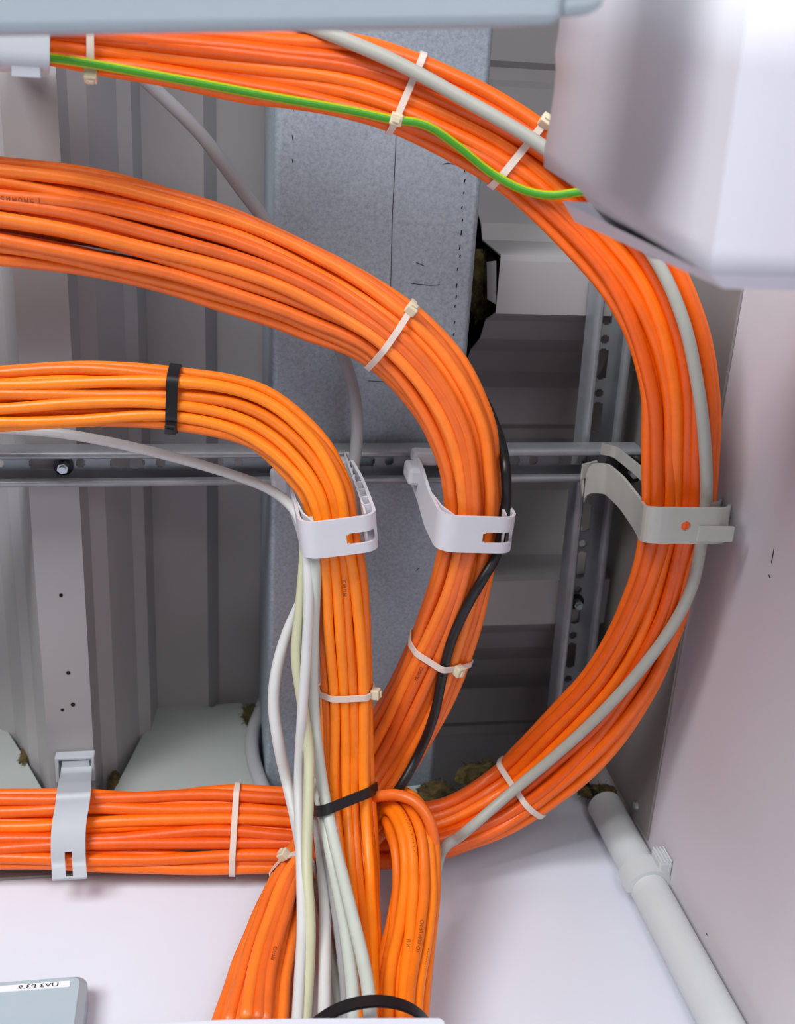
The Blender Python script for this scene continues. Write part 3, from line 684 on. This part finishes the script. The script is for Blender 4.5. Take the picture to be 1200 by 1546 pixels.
# clamp at the top left, half hidden by the grey beam
root, P = strap_px('cable_clamp', 'light grey clamp under the top bundle, half hidden by the grey beam', [(38, 0, .70), (37, 20, .678), (37, 100, .675), (37, 108, .69), (40, 104, .75), (44, 100, .815)], (1, 0, 0), .0265, .002, 'clampl', radii=[0, .01, .008, .006, .01, 0])
b = MB(); e = uz(37, 108, .677); b.box((-.007, -.004, 0), (.0085, .003, .003), o=e); b.build('latch_lip', 'clampl', root, bevel=.0006)

# ------------------------------------------------------------------ near structure
zb = .385
a0 = uz(-700, 62, zb); a1 = uz(842, 37, zb); a2 = uz(866, 24, zb); a3 = uz(912, 8, zb)
root = empty('grey_beam', (a1+a0)/2, 'blurred grey painted steel beam crossing the top edge of the picture', 'beam')
poly = [a0, a1, uz(850, 22, zb), Vector((a1.x+.004, -.13, zb)), Vector((a0.x, -.13, zb))]
b = MB(); b.prism(poly, (0, 0, .06)); b.build('underside', 'beamgrey', root, bevel=.003)
b = MB(); b.prism([uz(846, 26, zb+.001), uz(878, 24, zb+.001), uz(905, 18, zb+.001), uz(914, 6, zb+.001), Vector((a3.x+.004, -.09, zb+.001)), Vector((a1.x, -.09, zb+.001))], (0, 0, .02)); b.build('end_bracket', 'beamgrey', root, bevel=.003)

# white boxed beam top right
z1, z2 = .375, .555
P1 = uz(1072, 414, z1); Q1 = uz(1140, -60, z1)
left = [(822, 252), (823, 225), (828, 200), (833, 168), (838, 135), (840, 105), (839, 80), (845, 45), (852, -60)]
top = [uz(u, v, z2) for u, v in left]
n = len(top); bot = []
for k, t in enumerate(top):
    f = (t.y-top[0].y)/(top[-1].y-top[0].y); bot.append(P1.lerp(Q1, f))
E1 = uz(1092, 436, z1+.012); xw = XR-.001
S1 = uz(985, 389, .50); S2 = uz(932, 356, .525); S0 = uz(905, 318, .535)
V = []; Fc = []
for t, q in zip(top, bot):
    V += [t, t.lerp(q, .33), t.lerp(q, .66), q, Vector((xw, q.y, z1))]
for k in range(n-1):
    for j in range(4): Fc.append([k*5+j, k*5+j+1, (k+1)*5+j+1, (k+1)*5+j])
root = empty('boxed_beam', P1, 'white painted boxed beam jutting in at the top right, nearest the camera', 'beam')
o = smooth_angle(obj('cladding', V, Fc, 'duct', root), 25)
so = o.modifiers.new('t', 'SOLIDIFY'); so.thickness = .001; so.offset = 0
b = MB(); b.add([P1, E1, Vector((xw, E1.y, E1.z)), Vector((xw, P1.y, z1)), E1+Vector((0, 0, .18)), Vector((xw, E1.y, E1.z+.18)), P1+Vector((0, -.004, .18)), Vector((xw, P1.y-.004, z1+.18))],
                [(0, 1, 2, 3), (1, 4, 5, 2), (4, 6, 7, 5), (0, 6, 4, 1)])
b.build('end_edge', 'duct', root)
b = MB(); b.prism([P1.lerp(top[0], .06), P1.lerp(top[0], .45), P1.lerp(top[0], .72), S2, S1], (.001, .001, .003)); b.build('end_lining', 'clampl', root, bevel=.0015)

# trunking at the bottom
b = MB()
yr = .495
rim = [uy(60, 1552, yr), uy(170, 1546, yr), uy(340, 1538.5, yr), uy(480, 1536.5, yr), uy(664, 1536, yr), uy(671, 1541, yr)]
low = [Vector((p.x, yr, .2)) for p in rim]
root = empty('cable_trunking', (0, yr, .2), 'white cable trunking on the wall that swallows the cables at the bottom edge', 'trunking')
b.prism(rim+low[::-1], (0, .002, 0)); b.build('front_panel', 'wall', root, bevel=.0008)
xR = rim[-1].x
b = MB(); b.box((xR-.002, yr+.002, .2), (xR, YW-.0005, rim[-1].z-.001)); b.build('side_panel', 'wall', root)
b = MB(); b.box((rim[0].x, yr+.002, .2), (rim[0].x+.002, YW-.0005, rim[0].z-.001)); b.build('side_panel', 'wall', root)

# grey enclosure bottom left with printed sticker
yb = .578
tr = uy(128, 1510, yb); tz = uy(60, 1470, yb).z; rr = .0095
def rrect(x0, x1, z0, z1, r, y, n=6):
    P = []
    for cx, cz, a in ((x1-r, z1-r, 0), (x0+r, z1-r, 90), (x0+r, z0+r, 180), (x1-r, z0+r, 270)):
        for k in range(n+1): t = math.radians(a+90*k/n); P.append(Vector((cx+r*math.cos(t), y, cz+r*math.sin(t))))
    return P
root = empty('junction_box', (tr.x-.07, YW, tz-.1), 'light grey plastic box with a printed label in the lower left corner', 'junction box')
b = MB(); b.prism(rrect(tr.x-.15, tr.x, tz-.15, tz, rr, yb+.0055), (0, YW-yb-.006, 0)); b.build('body', 'box', root, bevel=.001)
b = MB(); o_, i_ = rrect(tr.x-.15, tr.x, tz-.15, tz, rr, yb+.005), rrect(tr.x-.145, tr.x-.005, tz-.145, tz-.005, rr*.6, yb)
k = len(o_); b.add(o_+i_, [[j, (j+1) % k, k+(j+1) % k, k+j] for j in range(k)]+[list(range(k, 2*k))]+[list(range(k))[::-1]]); lid = b.build('lid', 'box', root)
s0 = uy(-30, 1494, yb); s1 = uy(104, 1482, yb); szt = uy(60, 1484.5, yb).z; szb = uy(60, 1493.5, yb).z
b = MB(); b.prism(rrect(tr.x-.115, uy(106, 1487, yb).x, szb, szt, .0012, yb-.0004), (0, .0004, 0)); st = b.build('label_sticker', 'sticker', lid)
def text_mesh(txt):
    c = bpy.data.curves.new('t', 'FONT'); c.body = txt; c.size = 1; c.resolution_u = 3
    o = bpy.data.objects.new('t', c); COL.objects.link(o)
    bpy.context.view_layer.update()
    me = o.to_mesh(); V = [v.co.copy() for v in me.vertices]; Fc = [list(p.vertices) for p in me.polygons]
    o.to_mesh_clear(); bpy.data.objects.remove(o); return V, Fc
V, Fc = text_mesh('UV3 P3.9')
mn = min(v.x for v in V); mx = max(v.x for v in V); hy = max(v.y for v in V)
xa = uy(88, 1487, yb).x; xb = uy(28, 1490, yb).x            # printed text reads mirrored in the picture
hgt = (szt-szb)*.62
Vw = [Vector((xa+(xb-xa)*(v.x-mn)/(mx-mn), yb-.0007, szb+(szt-szb)*.19+hgt*v.y/hy)) for v in V]
obj('printed_text', Vw, Fc, 'ink', st)

# ------------------------------------------------------------------ corner conduit and clip
cx, cy, cr = XR-.0165, YW-.0155, .0138
ztop = uy(916, 1216, cy).z
root = empty('conduit_pipe', (cx, cy, .2), 'light grey conduit pipe running down the corner of the two white walls', 'pipe')
b = MB(); g = []
for k in range(28):
    a = 2*math.pi*k/28; d = Vector((math.cos(a), math.sin(a), 0)); g.append([Vector((cx, cy, .25))+d*cr, Vector((cx, cy, ztop))+d*cr])
b.sheet(g, .0018, closed=True); smooth_angle(b.build('tube', 'conduit', root), 40)
b = MB(); b.cyl((cx, cy, ztop-.004), (cx, cy, ztop-.002), cr*.93, 24); b.build('tube_opening', 'dark', root)
cable(spline([Vector((cx-.003, cy, ztop-.02)), Vector((cx-.004, cy-.001, ztop+.01)), Vector((cx-.008, cy+.002, ztop+.04)), Vector((cx-.02, cy+.004, ztop+.075))], 16), .0035, 'black', 'short black cable leaving the top of the corner conduit', name='power_cable')
zc = uy(975, 1330, cy).z
root = empty('conduit_clip', (XR, cy, zc), 'pale ribbed clip holding the corner conduit to the right wall', 'clip')
g = []
for k in range(15):
    a = math.radians(-10-k*12.5); d = Vector((math.cos(a), math.sin(a), 0)); g.append([Vector((cx, cy, zc-.010))+d*(cr+.0028), Vector((cx, cy, zc+.010))+d*(cr+.0028)])
b = MB(); b.sheet(g, .0035); smooth_angle(b.build('ring', 'conduit', root), 40)
b = MB(); b.box((XR-.011, cy-.024, zc-.009), (XR-.0003, cy-.006, zc+.009)); bs = b.build('base', 'conduit', root, bevel=.0015)
for k in range(4):
    b = MB(); b.box((XR-.0105+k*.0027, cy-.0255, zc-.009), (XR-.0092+k*.0027, cy-.0235, zc+.009)); b.build('rib', 'conduit', bs, bevel=.0003)

# marks on the right wall
wr = bpy.data.objects['wall_right']
for (u0, v0, u1, v1) in ((1168, 829, 1164, 850), (1160, 868, 1162, 872), (1066, 1409, 1067, 1412)):
    a = ux(u0, v0, XR-.0004); c = ux(u1, v1, XR-.0004); t = (c-a).normalized(); s = Vector((0, -t.z, t.y))*.00032
    b = MB(); b.prism([a-s, c-s, c+s, a+s], (.0003, 0, 0)); b.build('wall_mark', 'washer', wr)

# ------------------------------------------------------------------ faint printing on jackets
def print_on(o, cp, r, at, txt, size, m='inkc', ang=0.0, rev=False):
    V, Fc = text_mesh(txt); n = len(cp)
    k0 = min(range(n), key=lambda i: (proj(cp[i])[0]-at[0])**2+(proj(cp[i])[1]-at[1])**2)
    L = [0]
    for i in range(1, n): L.append(L[-1]+(cp[i]-cp[i-1]).length)
    out = []
    for v in V:
        s = L[k0]+(-1 if rev else 1)*v.x*size
        j = 0
        while j < n-2 and L[j+1] < s: j += 1
        f = min(max((s-L[j])/(L[j+1]-L[j]), 0), 1); p = cp[j].lerp(cp[j+1], f); T = (cp[j+1]-cp[j]).normalized()
        N = -p; N = (N-T*N.dot(T)).normalized(); Bn = T.cross(N); a = ang+(v.y-.35)*size/r
        out.append(p+(N*math.cos(a)+Bn*math.sin(a))*(r*1.035+.00008))
    return obj('printed_text', out, Fc, m, o)
def front(B, u, v):
    best = None
    for i in B.vis:
        for p in B.cables[i]:
            q = proj(p); d = (q[0]-u)**2+(q[1]-v)**2
            if best is None or d < best[0]: best = (d, i)
    return best[1]
def put(B, u, v, txt, size=.0034, ang=0, rev=False):
    i = front(B, u, v); print_on(B.objs[i], B.cables[i], B.r, (u, v), txt, size, 'inkc', ang, rev)
put(Bb, 4, 300, 'C N M U M C . J', ang=.3); put(Bb, 640, 1000, 'CNMUM', ang=.2); put(Bb, 590, 1060, 'CMNUMN', ang=.2); put(Bb, 425, 1440, 'CNVMR', ang=.1)
put(Bb, 726, 880, 'C N', ang=.2); put(A, 70, 548, 'CNMUM CNUM', ang=.5); put(A, 524, 870, 'C N U M', ang=.2)
put(Lp, 604, 1230, '. . . . . . . . . . . .', .006); put(Lp, 612, 1420, 'U N . .', ang=.1); put(Lp, 632, 1390, 'CMNU NUM. CU', ang=-.2); put(Lp, 640, 1440, '- - - - - - - -', ang=-.3)
